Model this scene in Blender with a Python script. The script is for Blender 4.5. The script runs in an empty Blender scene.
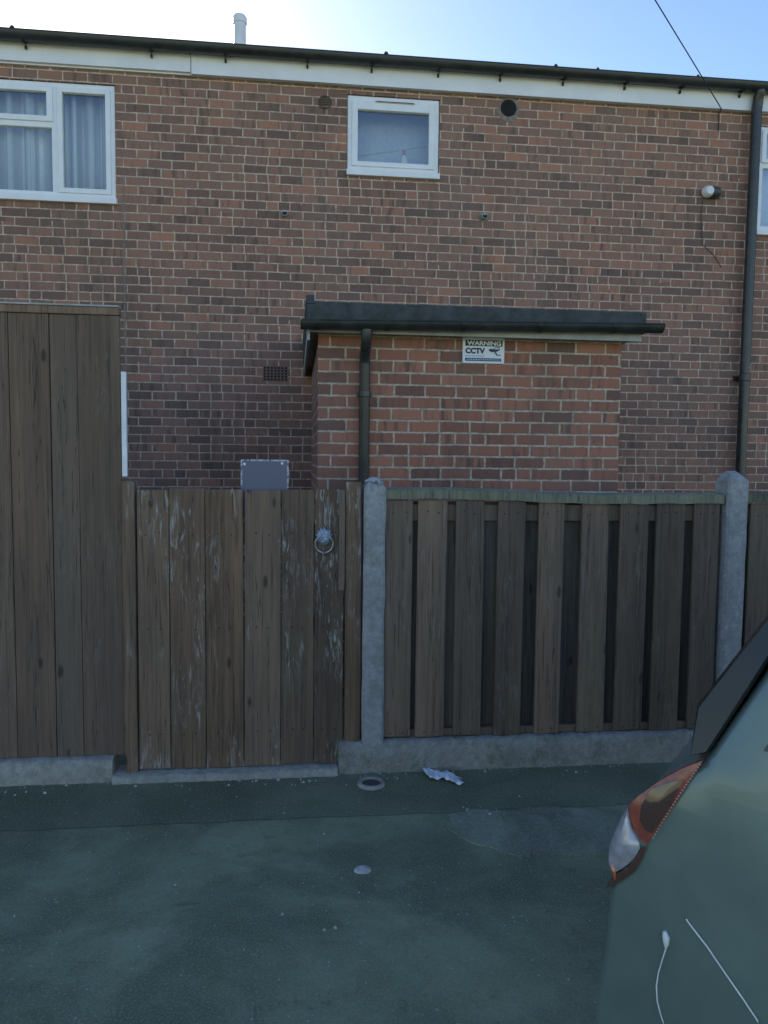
import bpy, bmesh, math, random
from mathutils import Vector, Matrix
R = math.radians
rnd = random.Random(11)
sc = bpy.context.scene
col = sc.collection

# ------------------------------------------------------------------ camera
F, W, H = 769.0, 768, 1024
yaw, pit, rol = R(6.571), R(4.024), R(-0.604)
EYE = Vector((0, 0, 1.6))
cy, sy, cp, sp = math.cos(yaw), math.sin(yaw), math.cos(pit), math.sin(pit)
fwd = Vector((sy*cp, cy*cp, -sp))
rgt = Vector((cy, -sy, 0))
dwn = fwd.cross(rgt)
r2 = rgt*math.cos(rol) + dwn*math.sin(rol)
d2 = -rgt*math.sin(rol) + dwn*math.cos(rol)
cam = bpy.data.objects.new('camera', bpy.data.cameras.new('camera'))
col.objects.link(cam)
M = Matrix((r2, -d2, -fwd)).transposed().to_4x4()
M.translation = EYE
cam.matrix_world = M
cam.data.sensor_fit = 'VERTICAL'
cam.data.sensor_height = 36
cam.data.lens = 36*F/H
cam.data.clip_end = 2000
cam.data.clip_start = 0.05
sc.camera = cam

# ------------------------------------------------------------------ node helper
class G:
    def __init__(s, name):
        s.m = bpy.data.materials.new(name)
        s.m.use_nodes = True
        s.t = s.m.node_tree
        s.b = s.t.nodes['Principled BSDF']
        s.out = s.t.nodes['Material Output']
    def n(s, typ, **kw):
        n = s.t.nodes.new('ShaderNode'+typ)
        for k, v in kw.items():
            setattr(n, k, v)
        return n
    def put(s, sock, v):
        if isinstance(v, bpy.types.NodeSocket):
            s.t.links.new(v, sock)
        else:
            if hasattr(sock, 'default_value'):
                if sock.type == 'RGBA' and len(v) == 3:
                    v = (*v, 1)
                sock.default_value = v
    def math(s, op, a, b=None, c=None, clamp=False):
        n = s.n('Math', operation=op, use_clamp=clamp)
        s.put(n.inputs[0], a)
        if b is not None: s.put(n.inputs[1], b)
        if c is not None: s.put(n.inputs[2], c)
        return n.outputs[0]
    def mix(s, f, a, b, mode='MIX'):
        n = s.n('Mix', data_type='RGBA', blend_type=mode)
        s.put(n.inputs[0], f); s.put(n.inputs[6], a); s.put(n.inputs[7], b)
        return n.outputs[2]
    def step(s, v, lo, hi, a=0.0, b=1.0):
        n = s.n('MapRange', interpolation_type='SMOOTHSTEP')
        s.put(n.inputs[0], v)
        for i, q in enumerate((lo, hi, a, b)): s.put(n.inputs[1+i], q)
        return n.outputs[0]
    def pos(s):
        return s.n('NewGeometry').outputs['Position']
    def scale(s, v, xyz, add=None):
        n = s.n('VectorMath', operation='MULTIPLY')
        s.put(n.inputs[0], v); s.put(n.inputs[1], xyz)
        o = n.outputs[0]
        if add is not None:
            k = s.n('VectorMath', operation='ADD')
            s.put(k.inputs[0], o); s.put(k.inputs[1], add); o = k.outputs[0]
        return o
    def noise(s, v, sc_, det=4, rough=.6, dist=0):
        n = s.n('TexNoise')
        s.put(n.inputs['Vector'], v); s.put(n.inputs['Scale'], sc_)
        s.put(n.inputs['Detail'], det); s.put(n.inputs['Roughness'], rough); s.put(n.inputs['Distortion'], dist)
        return n.outputs[0]
    def ramp(s, f, stops):
        n = s.n('ValToRGB')
        e = n.color_ramp.elements
        e[0].position, e[0].color = stops[0][0], (*stops[0][1], 1)
        e[1].position, e[1].color = stops[-1][0], (*stops[-1][1], 1)
        for p_, c_ in stops[1:-1]:
            k = e.new(p_); k.color = (*c_, 1)
        s.put(n.inputs[0], f)
        return n.outputs[0]
    def attr(s, name):
        return s.n('Attribute', attribute_name=name)
    def bump(s, h, strength=.5, dist=.01, normal=None):
        n = s.n('Bump')
        s.put(n.inputs['Height'], h); n.inputs['Strength'].default_value = strength
        n.inputs['Distance'].default_value = dist
        if normal: s.put(n.inputs['Normal'], normal)
        s.put(s.b.inputs['Normal'], n.outputs[0])
        return n.outputs[0]
    def set(s, **kw):
        for k, v in kw.items():
            s.put(s.b.inputs[k.replace('_', ' ')], v)
        return s.m

def plain(name, c, rough=.5, metal=0, var=.12, nscale=9, bump=0.0, coat=0):
    g = G(name)
    nz = g.noise(g.pos(), nscale, 5)
    f = g.step(nz, .3, .7, 1-var, 1+var)
    cc = g.n('VectorMath', operation='SCALE'); g.put(cc.inputs[0], c); g.put(cc.inputs['Scale'], f)
    g.set(Base_Color=cc.outputs[0], Metallic=metal)
    g.set(Roughness=g.step(nz, .3, .7, max(.02, rough-.06), min(1, rough+.1)))
    if coat: g.set(Coat_Weight=coat)
    if bump: g.bump(g.noise(g.pos(), nscale*12, 3), bump, .003)
    return g.m

def brick(name, ramp, mortar, phase_u, phase_v, bw=.2, bh=.075, mj=.0052, header=.8, wob=.0050, fade=.3):
    g = G(name)
    P = g.pos()
    geo = g.n('NewGeometry')
    sx = g.n('SeparateXYZ'); g.put(sx.inputs[0], P)
    sn = g.n('SeparateXYZ'); g.put(sn.inputs[0], geo.outputs['True Normal'])
    side = g.math('GREATER_THAN', g.math('ABSOLUTE', sn.outputs[0]), .6)
    lat = g.math('ADD', g.math('MULTIPLY', sx.outputs[0], g.math('SUBTRACT', 1.0, side)), g.math('MULTIPLY', sx.outputs[1], side))
    # slight waviness of courses
    w1 = g.math('MULTIPLY', g.math('SUBTRACT', g.noise(P, 3, 2), .5), .010)
    w2 = g.math('MULTIPLY', g.math('SUBTRACT', g.noise(g.scale(P, (1, 1, 1), (7, 3, 1)), 40, 2), .5), wob*2)
    vv = g.math('DIVIDE', g.math('ADD', g.math('ADD', sx.outputs[2], phase_v), w1), bh)
    row = g.math('FLOOR', vv)
    fv = g.math('FRACT', vv)
    wr = g.n('TexWhiteNoise', noise_dimensions='1D'); g.put(wr.inputs['W'], row)
    jit = g.math('MULTIPLY', wr.outputs['Value'], .16)
    uu = g.math('ADD', g.math('DIVIDE', g.math('ADD', lat, phase_u), bw), g.math('ADD', jit, g.math('MULTIPLY', g.math('MODULO', row, 2.0), .5)))
    uid = g.math('FLOOR', uu)
    fu = g.math('FRACT', uu)
    cv = g.n('CombineXYZ'); g.put(cv.inputs[0], uid); g.put(cv.inputs[1], row)
    wb = g.n('TexWhiteNoise', noise_dimensions='2D'); g.put(wb.inputs['Vector'], cv.outputs[0])
    spl = g.math('GREATER_THAN', wb.outputs['Value'], g.step(g.noise(g.scale(P, (.9, .9, 1.6), (3, 3, 8)), 1, 2), .42, .62, .985, header))
    half = g.math('MULTIPLY', spl, g.math('GREATER_THAN', fu, .5))
    cv2 = g.n('CombineXYZ'); g.put(cv2.inputs[0], g.math('ADD', uid, g.math('MULTIPLY', half, .5))); g.put(cv2.inputs[1], row); cv2.inputs[2].default_value = 3.3
    wc = g.n('TexWhiteNoise', noise_dimensions='3D'); g.put(wc.inputs['Vector'], cv2.outputs[0])
    sc3 = g.n('SeparateXYZ'); g.put(sc3.inputs[0], wc.outputs['Color'])
    du = g.math('MULTIPLY', g.math('MINIMUM', fu, g.math('SUBTRACT', 1.0, fu)), bw)
    dm = g.math('MULTIPLY', g.math('ABSOLUTE', g.math('SUBTRACT', fu, .5)), bw)
    dm = g.math('ADD', dm, g.math('MULTIPLY', g.math('SUBTRACT', 1.0, spl), 1.0))
    du = g.math('MINIMUM', du, dm)
    dv = g.math('MULTIPLY', g.math('MINIMUM', fv, g.math('SUBTRACT', 1.0, fv)), bh)
    d = g.math('ADD', g.math('SMOOTH_MIN', du, dv, .004), w2)
    mask = g.step(d, mj-.0016, mj+.0018)          # 1 on brick
    # brick colour: per brick, flashed bands, speckle
    base = g.ramp(wc.outputs['Value'], ramp)
    offv = g.n('VectorMath', operation='SCALE'); g.put(offv.inputs[0], wc.outputs['Color']); offv.inputs['Scale'].default_value = 30
    kk = g.n('VectorMath', operation='ADD'); g.put(kk.inputs[0], g.scale(P, (22, 22, 3))); g.put(kk.inputs[1], offv.outputs[0])
    band = g.noise(kk.outputs[0], 1, 3)
    bandm = g.step(band, .48, .68)
    base = g.mix(g.math('MULTIPLY', bandm, g.math('MULTIPLY', sc3.outputs[1], .95)), base, (.105, .072, .057))
    sp_ = g.noise(P, 260, 3)
    base = g.mix(g.step(sp_, .5, .8, 0, .35), base, (.30, .21, .17))
    fadem = g.step(g.noise(g.scale(P, (1.0, 1.0, .5)), 1.3, 5), .42, .72, 0, fade)
    base = g.mix(fadem, base, (.26, .18, .145))
    grime = g.step(g.noise(g.scale(P, (1.6, 1.6, .45), (5, 2, 9)), 1.1, 6, .65), .5, .75, 0, .5)
    base = g.mix(grime, base, (.10, .078, .058))
    mort = g.mix(g.step(g.noise(P, 18, 4), .35, .7), mortar, tuple(q*.62 for q in mortar))
    mort = g.mix(g.math('MULTIPLY', grime, .7), mort, tuple(q*.4 for q in mortar))
    g.set(Base_Color=g.mix(mask, mort, base), Roughness=.88)
    hgt = g.math('ADD', mask, g.math('MULTIPLY', sp_, .25))
    g.bump(hgt, .7, .006)
    return g.m

def wood(name, base, dark, scuff=(.42, .42, .40), scuff_amt=.5, algae=.3, seed=0.0, zlow=None):
    g = G(name)
    P = g.pos()
    t = g.attr('tint')
    off = g.n('VectorMath', operation='SCALE'); g.put(off.inputs[0], t.outputs['Color']); off.inputs['Scale'].default_value = 37
    def pv(sx, sz, add=0):
        k = g.n('VectorMath', operation='ADD')
        g.put(k.inputs[0], g.scale(P, (sx, sx, sz), (seed+add, add, seed))); g.put(k.inputs[1], off.outputs[0]); return k.outputs[0]
    grain = g.noise(pv(70, 2.2), 1, 5, .6, .6)
    broad = g.noise(pv(9, .9), 1, 4, .6)
    c = g.mix(g.step(grain, .32, .68), dark, base)
    c = g.mix(g.step(broad, .4, .75, 0, .5), c, tuple(q*1.7 for q in base))
    ts = g.n('SeparateXYZ'); g.put(ts.inputs[0], t.outputs['Color'])
    v = g.step(ts.outputs[0], 0, 1, .72, 1.35)
    cc = g.n('VectorMath', operation='SCALE'); g.put(cc.inputs[0], c); g.put(cc.inputs['Scale'], v); c = cc.outputs[0]
    c = g.mix(g.math('MULTIPLY', ts.outputs[1], .3), c, (.22, .185, .14))           # some boards greyer
    # knots
    vo = g.n('TexVoronoi'); g.put(vo.inputs['Vector'], pv(7, 2.6)); vo.inputs['Scale'].default_value = 1
    c = g.mix(g.step(vo.outputs['Distance'], .05, .11, .75, 0), c, (.022, .016, .013))
    ck = g.noise(pv(26, .45, 31), 1, 4, .55, .3)
    c = g.mix(g.step(g.math('ABSOLUTE', g.math('SUBTRACT', ck, .5)), .002, .010, .7, 0), c, (.016, .012, .010))       # drying splits
    # algae film
    al = g.step(g.noise(pv(4, 1.4, 5), 1, 5, .65), .5, .72, 0, algae)
    c = g.mix(al, c, (.14, .135, .07))
    # paint scuffs / droppings running down the grain
    big = g.step(g.noise(pv(5, 2.0, 11), 1, 3, .6), .45, .62)
    fine = g.step(g.noise(pv(40, 6, 21), 1, 7, .72, 1.6), .50, .66)
    sc_ = g.math('MULTIPLY', g.math('MULTIPLY', big, fine), scuff_amt)
    c = g.mix(sc_, c, scuff)
    g.set(Base_Color=c, Roughness=.8)
    g.bump(g.math('ADD', grain, g.math('MULTIPLY', g.noise(pv(150, 6), 1, 2), .5)), .45, .004)
    return g.m

def concrete(name, base, dirt, moss, moss_amt=.5, lich=.4):
    g = G(name)
    P = g.pos()
    c = g.mix(g.step(g.noise(P, 30, 6, .7), .3, .7), base, tuple(q*.66 for q in base))
    c = g.mix(g.step(g.noise(g.scale(P, (1, 1, .7)), 5, 5, .65), .45, .7, 0, .8), c, dirt)
    c = g.mix(g.step(g.noise(g.scale(P, (1, 1, 1), (3, 8, 2)), 9, 6, .7), .5, .68, 0, moss_amt), c, moss)
    vo = g.n('TexVoronoi'); g.put(vo.inputs['Vector'], P); vo.inputs['Scale'].default_value = 70
    c = g.mix(g.step(vo.outputs['Distance'], .12, .3, lich*.8, 0), c, (.42, .42, .40))
    l2 = g.step(g.noise(g.scale(P, (1, 1, 1), (1, 1, 5)), 26, 6, .75), .6, .7, 0, lich)
    c = g.mix(l2, c, (.40, .41, .39))
    g.set(Base_Color=c, Roughness=.92)
    g.bump(g.math('ADD', g.noise(P, 90, 5, .7), g.math('MULTIPLY', g.noise(P, 14, 4), 1.2)), .8, .012)
    return g.m

def glass(name, tint=(.9, .94, .95), rough=.01, haze=0.0):
    g = G(name)
    tr = g.n('BsdfTransparent'); tr.inputs[0].default_value = (*tint, 1)
    gl = g.n('BsdfGlossy'); gl.inputs['Roughness'].default_value = rough; gl.inputs[0].default_value = (1, 1, 1, 1)
    fr = g.n('Fresnel'); fr.inputs[0].default_value = 1.55
    mx = g.n('MixShader')
    g.put(mx.inputs[0], g.math('ADD', fr.outputs[0], .03, clamp=True)); g.put(mx.inputs[1], tr.outputs[0]); g.put(mx.inputs[2], gl.outputs[0])
    nz = g.bump(g.noise(g.pos(), 3, 1), .02, .01)
    g.put(gl.inputs['Normal'], nz)
    g.put(g.out.inputs[0], mx.outputs[0])
    return g.m

MAT = {}
MAT['brick'] = brick('house_brick', [(0, (.165, .098, .076)), (.3, (.235, .130, .094)), (.6, (.28, .150, .106)), (.85, (.325, .167, .115)), (.96, (.37, .176, .115)), (1, (.41, .19, .12))], (.62, .47, .355), .03, .02, header=.7)
MAT['brick2'] = brick('outhouse_brick', [(0, (.165, .085, .066)), (.25, (.26, .117, .080)), (.55, (.315, .133, .087)), (.8, (.365, .150, .096)), (1, (.41, .18, .115))], (.56, .455, .35), .07, .035, mj=.0062, header=.9, wob=.0065, fade=.25)
MAT['upvc'] = plain('white_upvc', (.78, .79, .80), .35, var=.04)
MAT['fascia'] = plain('white_fascia', (.76, .76, .77), .4, var=.05, nscale=4)
MAT['gutter'] = plain('black_gutter', (.030, .034, .033), .38, var=.25)
MAT['pipe'] = plain('dark_pipe', (.034, .036, .034), .30, var=.25)
MAT['bracket'] = plain('black_bracket', (.016, .017, .017), .5)
MAT['felt'] = plain('roof_felt', (.052, .058, .058), .8, var=.4, nscale=14, bump=.5)
MAT['tiles'] = plain('roof_tiles', (.10, .085, .075), .85, var=.3, nscale=6, bump=.4)
MAT['flue'] = plain('flue_paint', (.72, .72, .72), .4, var=.06)
MAT['soffit'] = plain('soffit_board', (.36, .37, .36), .6, var=.2)
MAT['dark'] = plain('dark_hole', (.012, .012, .012), .9)
MAT['mortar'] = plain('mortar_patch', (.23, .19, .165), .92, var=.25, nscale=40, bump=.5)
MAT['vent'] = plain('vent_grille', (.085, .07, .06), .7, var=.2, nscale=40)
MAT['airbrick'] = plain('terracotta', (.20, .125, .10), .85, var=.2, nscale=40, bump=.4)
MAT['overflow'] = plain('overflow_plastic', (.33, .34, .34), .5)
MAT['gatewood'] = wood('gate_wood', (.150, .088, .049), (.074, .044, .027), scuff_amt=.85, algae=.42, seed=2.0)
MAT['tallwood'] = wood('tall_fence_wood', (.175, .107, .067), (.108, .067, .045), scuff_amt=.12, algae=.25, seed=9.0)
MAT['panelwood'] = wood('panel_wood', (.160, .104, .066), (.085, .056, .038), scuff_amt=.16, algae=.4, seed=17.0)
MAT['backwood_shade'] = wood('panel_back_wood_shade', (.10, .082, .066), (.055, .046, .038), scuff_amt=.05, algae=.3, seed=27.0)  # darker than the front boards: shade of the gaps put into the colour
MAT['capwood'] = wood('mossy_cap_wood', (.16, .16, .10), (.085, .09, .055), scuff=(.20, .22, .17), scuff_amt=.5, algae=.75, seed=33.0)
MAT['concrete'] = concrete('post_concrete', (.44, .44, .43), (.28, .28, .25), (.16, .17, .10), .3, .5)
MAT['base'] = concrete('base_concrete', (.36, .36, .32), (.19, .19, .165), (.12, .145, .085), .7, .8)
MAT['plinth'] = concrete('plinth_concrete', (.42, .41, .35), (.27, .26, .22), (.17, .18, .11), .4, .5)
MAT['board'] = None
MAT['sign'] = plain('sign_white', (.74, .76, .79), .4, var=.03)
MAT['signblack'] = plain('sign_black', (.012, .012, .014), .5)
MAT['signblue'] = plain('sign_blue', (.035, .06, .13), .5)
MAT['signnavy'] = plain('sign_navy', (.025, .03, .06), .5)
MAT['signmist'] = plain('sign_pale_blue', (.36, .45, .62), .5)
MAT['paper'] = plain('white_paper', (.80, .82, .84), .7, var=.05, bump=.4)
MAT['stone'] = plain('pale_stone', (.46, .46, .44), .8, var=.15, nscale=60, bump=.5)
MAT['chrome'] = plain('dull_metal', (.42, .43, .43), .38, metal=.85, var=.2, nscale=60)
MAT['lion'] = plain('flaking_blue_metal', (.30, .36, .42), .55, metal=.3, var=.6, nscale=70, bump=.6)
MAT['airon'] = plain('worn_iron', (.16, .15, .14), .5, metal=.6, var=.4, nscale=70)
MAT['rust'] = plain('rusty_nail', (.035, .022, .016), .8, var=.4, nscale=80)
MAT['whitestrip'] = plain('white_strip', (.74, .76, .79), .4)
MAT['cable'] = plain('black_cable', (.02, .02, .022), .6)
MAT['lamp'] = plain('lamp_white', (.78, .79, .79), .3)
MAT['lampdark'] = plain('lamp_bronze', (.06, .058, .05), .45)
MAT['blind'] = plain('window_net', (.62, .62, .66), .9, var=.07, nscale=30)
MAT['room'] = plain('room_plaster', (.30, .30, .30), .9)
MAT['bottle'] = plain('pale_plastic', (.85, .80, .78), .4)
MAT['bottlecap'] = plain('pink_cap', (.50, .22, .20), .4)
MAT['glass'] = glass('window_glass')
MAT['cord'] = plain('white_cord', (.70, .74, .74), .5)

# curtain: white voile with the shade of its folds painted as grey stripes
g = G('fold_shade_curtain')
sx = g.n('SeparateXYZ'); g.put(sx.inputs[0], g.pos())
sv = g.n('CombineXYZ'); g.put(sv.inputs[0], g.math('MULTIPLY', sx.outputs[0], 15))
st = g.step(g.noise(sv.outputs[0], 1, 2), .47, .55)
g.set(Base_Color=g.mix(st, (.52, .50, .48), (.90, .87, .82)), Roughness=.9)
MAT['curtain'] = g.m

# chipped painted board
g = G('chipped_paint')
P = g.pos()
t = g.attr('tint'); ts = g.n('SeparateXYZ'); g.put(ts.inputs[0], t.outputs['Color'])
ch = g.math('MULTIPLY', g.step(g.noise(P, 55, 5, .7), .44, .52), ts.outputs[0])
g.set(Base_Color=g.mix(ch, g.mix(g.noise(P, 9, 3), (.095, .100, .165), (.105, .118, .165)), (.62, .68, .80)), Roughness=.45)
MAT['board'] = g.m

# tarmac
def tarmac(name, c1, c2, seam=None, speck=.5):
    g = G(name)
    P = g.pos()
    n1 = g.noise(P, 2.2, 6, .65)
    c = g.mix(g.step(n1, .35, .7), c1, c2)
    c = g.mix(g.step(g.noise(g.scale(P, (1, 1, 1), (4, 9, 0)), 5.5, 5, .6), .52, .72, 0, .55), c, (.14, .19, .082))   # algae film, its green also standing in for the flare's veil
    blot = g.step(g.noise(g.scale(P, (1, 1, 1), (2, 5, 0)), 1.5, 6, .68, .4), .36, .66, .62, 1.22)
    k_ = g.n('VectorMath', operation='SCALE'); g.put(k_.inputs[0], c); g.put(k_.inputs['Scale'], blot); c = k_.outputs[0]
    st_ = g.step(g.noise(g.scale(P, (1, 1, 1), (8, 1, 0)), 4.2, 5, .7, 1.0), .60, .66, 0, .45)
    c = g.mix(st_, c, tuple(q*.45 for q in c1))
    if seam is not None:
        s2 = g.n('SeparateXYZ'); g.put(s2.inputs[0], P)
        c = g.mix(g.step(s2.outputs[1], seam-.01, seam+.02, 0, .55), c, (.085, .10, .060))
    agg = g.noise(P, 120, 4, .75)
    c = g.mix(g.step(g.noise(P, 60, 4, .7), .5, .7, 0, .45), c, tuple(q*.5 for q in c1))
    c = g.mix(g.step(agg, .45, .75, 0, .6), c, tuple(q*1.9 for q in c2))
    vo = g.n('TexVoronoi'); g.put(vo.inputs['Vector'], P); vo.inputs['Scale'].default_value = 26
    wn = g.n('SeparateXYZ'); g.put(wn.inputs[0], vo.outputs['Color'])
    dots = g.math('MULTIPLY', g.step(vo.outputs['Distance'], .07, .14, 1, 0), g.math('GREATER_THAN', wn.outputs[0], .6))
    c = g.mix(g.math('MULTIPLY', dots, speck), c, (.60, .62, .58))
    vo2 = g.n('TexVoronoi'); g.put(vo2.inputs['Vector'], P); vo2.inputs['Scale'].default_value = 60
    wn2 = g.n('SeparateXYZ'); g.put(wn2.inputs[0], vo2.outputs['Color'])
    d2_ = g.math('MULTIPLY', g.step(vo2.outputs['Distance'], .12, .3, 1, 0), g.math('GREATER_THAN', wn2.outputs[0], .82))
    c = g.mix(g.math('MULTIPLY', d2_, speck*.6), c, (.40, .42, .38))
    hgt = g.math('ADD', agg, g.math('MULTIPLY', dots, .6))
    if seam is not None:
        sx = g.n('SeparateXYZ'); g.put(sx.inputs[0], P)
        yy = g.math('ADD', sx.outputs[1], g.math('MULTIPLY', g.math('SUBTRACT', g.noise(P, 7, 4), .5), .05))
        ln = g.step(g.math('ABSOLUTE', g.math('SUBTRACT', yy, seam)), .003, .010, 1, 0)
        c = g.mix(g.math('MULTIPLY', ln, .45), c, (.012, .014, .012))
        hgt = g.math('SUBTRACT', hgt, g.math('MULTIPLY', ln, .8))
    g.set(Base_Color=c, Roughness=.86)
    g.bump(hgt, .6, .006)
    return g.m
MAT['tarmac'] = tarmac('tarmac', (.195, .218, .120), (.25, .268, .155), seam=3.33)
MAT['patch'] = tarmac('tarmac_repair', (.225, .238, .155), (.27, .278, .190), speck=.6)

# ------------------------------------------------------------------ mesh builder
class MB:
    def __init__(s):
        s.v, s.f, s.mi, s.t = [], [], [], []
    def face(s, pts, mi=0, tint=(.5, .5, .5)):
        b = len(s.v); s.v += [Vector(p) for p in pts]; s.t += [tint]*len(pts)
        s.f.append(list(range(b, b+len(pts)))); s.mi.append(mi)
    def raw(s, verts, faces, mi=0, tint=(.5, .5, .5)):
        b = len(s.v); s.v += [Vector(p) for p in verts]; s.t += [tint]*len(verts)
        for f in faces:
            s.f.append([b+i for i in f]); s.mi.append(mi)
    def box(s, x0, x1, y0, y1, z0, z1, mi=0, tint=None, skew=(0, 0), bev=0.0, tw=0):
        tint = tint or (rnd.random(), rnd.random(), rnd.random())
        if bev:
            c = min(bev, (x1-x0)*.4, (y1-y0)*.4, (z1-z0)*.4)
            bm = bmesh.new()
            bmesh.ops.create_cube(bm, size=1)
            for v in bm.verts:
                v.co = Vector(((x0+x1)/2+v.co.x*(x1-x0), (y0+y1)/2+v.co.y*(y1-y0), (z0+z1)/2+v.co.z*(z1-z0)))
            bmesh.ops.bevel(bm, geom=bm.edges[:], offset=c, segments=2, affect='EDGES', profile=.6)
            vs = [v.co.copy() for v in bm.verts]; bm.verts.index_update()
            fs = [[v.index for v in f.verts] for f in bm.faces]; bm.free()
        else:
            vs = [Vector((x, y, z)) for z in (z0, z1) for y in (y0, y1) for x in (x0, x1)]
            fs = [(0, 2, 3, 1), (4, 5, 7, 6), (0, 1, 5, 4), (2, 6, 7, 3), (0, 4, 6, 2), (1, 3, 7, 5)]
        if skew != (0, 0):
            for v in vs:
                k = (v.z-z0)/(z1-z0); v.x += skew[0]*k; v.y += skew[1]*k
        s.raw(vs, fs, mi, tint)
    def tube(s, pts, r, seg=10, mi=0, cap=True):
        pts = [Vector(p) for p in pts]; rings = []
        for i, p in enumerate(pts):
            d = (pts[min(i+1, len(pts)-1)]-pts[max(i-1, 0)]).normalized()
            up = Vector((0, 0, 1)) if abs(d.z) < .9 else Vector((0, 1, 0))
            a = d.cross(up).normalized(); b = d.cross(a)
            rr = r[i] if isinstance(r, (list, tuple)) else r
            rings.append([p+(a*math.cos(q)+b*math.sin(q))*rr for q in [2*math.pi*k/seg for k in range(seg)]])
        vs = [v for rg in rings for v in rg]; fs = []
        for i in range(len(pts)-1):
            for k in range(seg):
                a0, a1 = i*seg+k, i*seg+(k+1) % seg
                fs.append((a0, a0+seg, a1+seg, a1))
        if cap:
            fs.append(list(range(seg))); fs.append(list(range((len(pts)-1)*seg, len(pts)*seg))[::-1])
        s.raw(vs, fs, mi)
    def lathe(s, prof, center, axis='Z', seg=24, mi=0, closed=False):
        vs = []
        c = Vector(center)
        for k in range(seg):
            q = 2*math.pi*k/seg
            for r, h in prof:
                l = Vector((r*math.cos(q), r*math.sin(q), h))
                if axis == 'Y': l = Vector((l.x, l.z, l.y))
                if axis == 'X': l = Vector((l.z, l.x, l.y))
                vs.append(c+l)
        n = len(prof); fs = []
        for k in range(seg):
            for i in range(n if closed else n-1):
                j = (i+1) % n; k2 = (k+1) % seg
                fs.append((k*n+i, k2*n+i, k2*n+j, k*n+j))
        s.raw(vs, fs, mi)
    def prism(s, poly, x0, x1, axis='X', mi=0):
        # poly: (y,z) pairs extruded along X, or (x,z) along Y
        mk = (lambda p, q: Vector((q, p[0], p[1]))) if axis == 'X' else (lambda p, q: Vector((p[0], q, p[1])))
        n = len(poly)
        vs = [mk(p, x0) for p in poly]+[mk(p, x1) for p in poly]
        fs = [(i, (i+1) % n, n+(i+1) % n, n+i) for i in range(n)]+[list(range(n))[::-1], list(range(n, 2*n))]
        s.raw(vs, fs, mi)
    def build(s, name, mats, parent=None, smooth=None, origin=None, bevel=0):
        if not isinstance(mats, (list, tuple)): mats = [mats]
        lo = Vector((min(v[i] for v in s.v) for i in range(3))); hi = Vector((max(v[i] for v in s.v) for i in range(3)))
        o = origin or Vector(((lo.x+hi.x)/2, (lo.y+hi.y)/2, lo.z))
        me = bpy.data.meshes.new(name)
        me.from_pydata([v-o for v in s.v], [], s.f)
        for m in mats: me.materials.append(m)
        me.polygons.foreach_set('material_index', s.mi)
        at = me.attributes.new('tint', 'FLOAT_COLOR', 'POINT')
        for i, t in enumerate(s.t): at.data[i].color = (*t, 1)
        bm = bmesh.new(); bm.from_mesh(me)
        bmesh.ops.recalc_face_normals(bm, faces=bm.faces[:])
        bm.to_mesh(me); bm.free()
        ob = bpy.data.objects.new(name, me); col.objects.link(ob)
        if parent is not None:
            ob.parent = parent; ob.location = o-wloc(parent)
        else:
            ob.location = o
        if smooth:
            me.shade_smooth(); me.set_sharp_from_angle(angle=R(smooth))
        if bevel:
            b = ob.modifiers.new('bevel', 'BEVEL'); b.width = bevel; b.segments = 2; b.limit_method = 'ANGLE'
        return ob

def wloc(o):
    p = Vector((0, 0, 0))
    while o is not None:
        p += o.location; o = o.parent
    return p
def tag(o, label=None, cat=None, group=None, kind=None):
    if label: o['label'] = label
    if cat: o['category'] = cat
    if group: o['group'] = group
    if kind: o['kind'] = kind
    return o
def thing(name, loc, label, cat, group=None):
    o = bpy.data.objects.new(name, None); col.objects.link(o); o.location = loc; o.empty_display_size = .2
    return tag(o, label, cat, group)
def one(name, mb, mat, parent=None, **k):
    return mb.build(name, mat, parent, **k)

# ------------------------------------------------------------------ ground
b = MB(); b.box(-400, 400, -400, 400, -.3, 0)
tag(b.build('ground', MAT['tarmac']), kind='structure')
b = MB()
outl = [(.69, 3.30), (.80, 3.335), (.95, 3.31), (1.12, 3.33), (1.30, 3.30), (1.44, 3.22), (1.46, 3.10), (1.36, 3.02), (1.30, 2.93), (1.15, 2.90), (1.0, 2.94), (.90, 2.90), (.80, 3.0), (.72, 3.05), (.66, 3.18)]
fine = []
for i, p in enumerate(outl):
    q = outl[(i+1) % len(outl)]
    for k in range(5):
        t = k/5
        fine.append((p[0]+(q[0]-p[0])*t+rnd.uniform(-.008, .008), p[1]+(q[1]-p[1])*t+rnd.uniform(-.008, .008)))
b.face([(x, y, .005) for x, y in fine])
b.raw([(x, y, .005) for x, y in fine]+[(x, y, -.05) for x, y in fine], [(i, (i+1) % len(fine), len(fine)+(i+1) % len(fine), len(fine)+i) for i in range(len(fine))])
tag(b.build('tarmac_patch', MAT['patch']), kind='structure')

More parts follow.
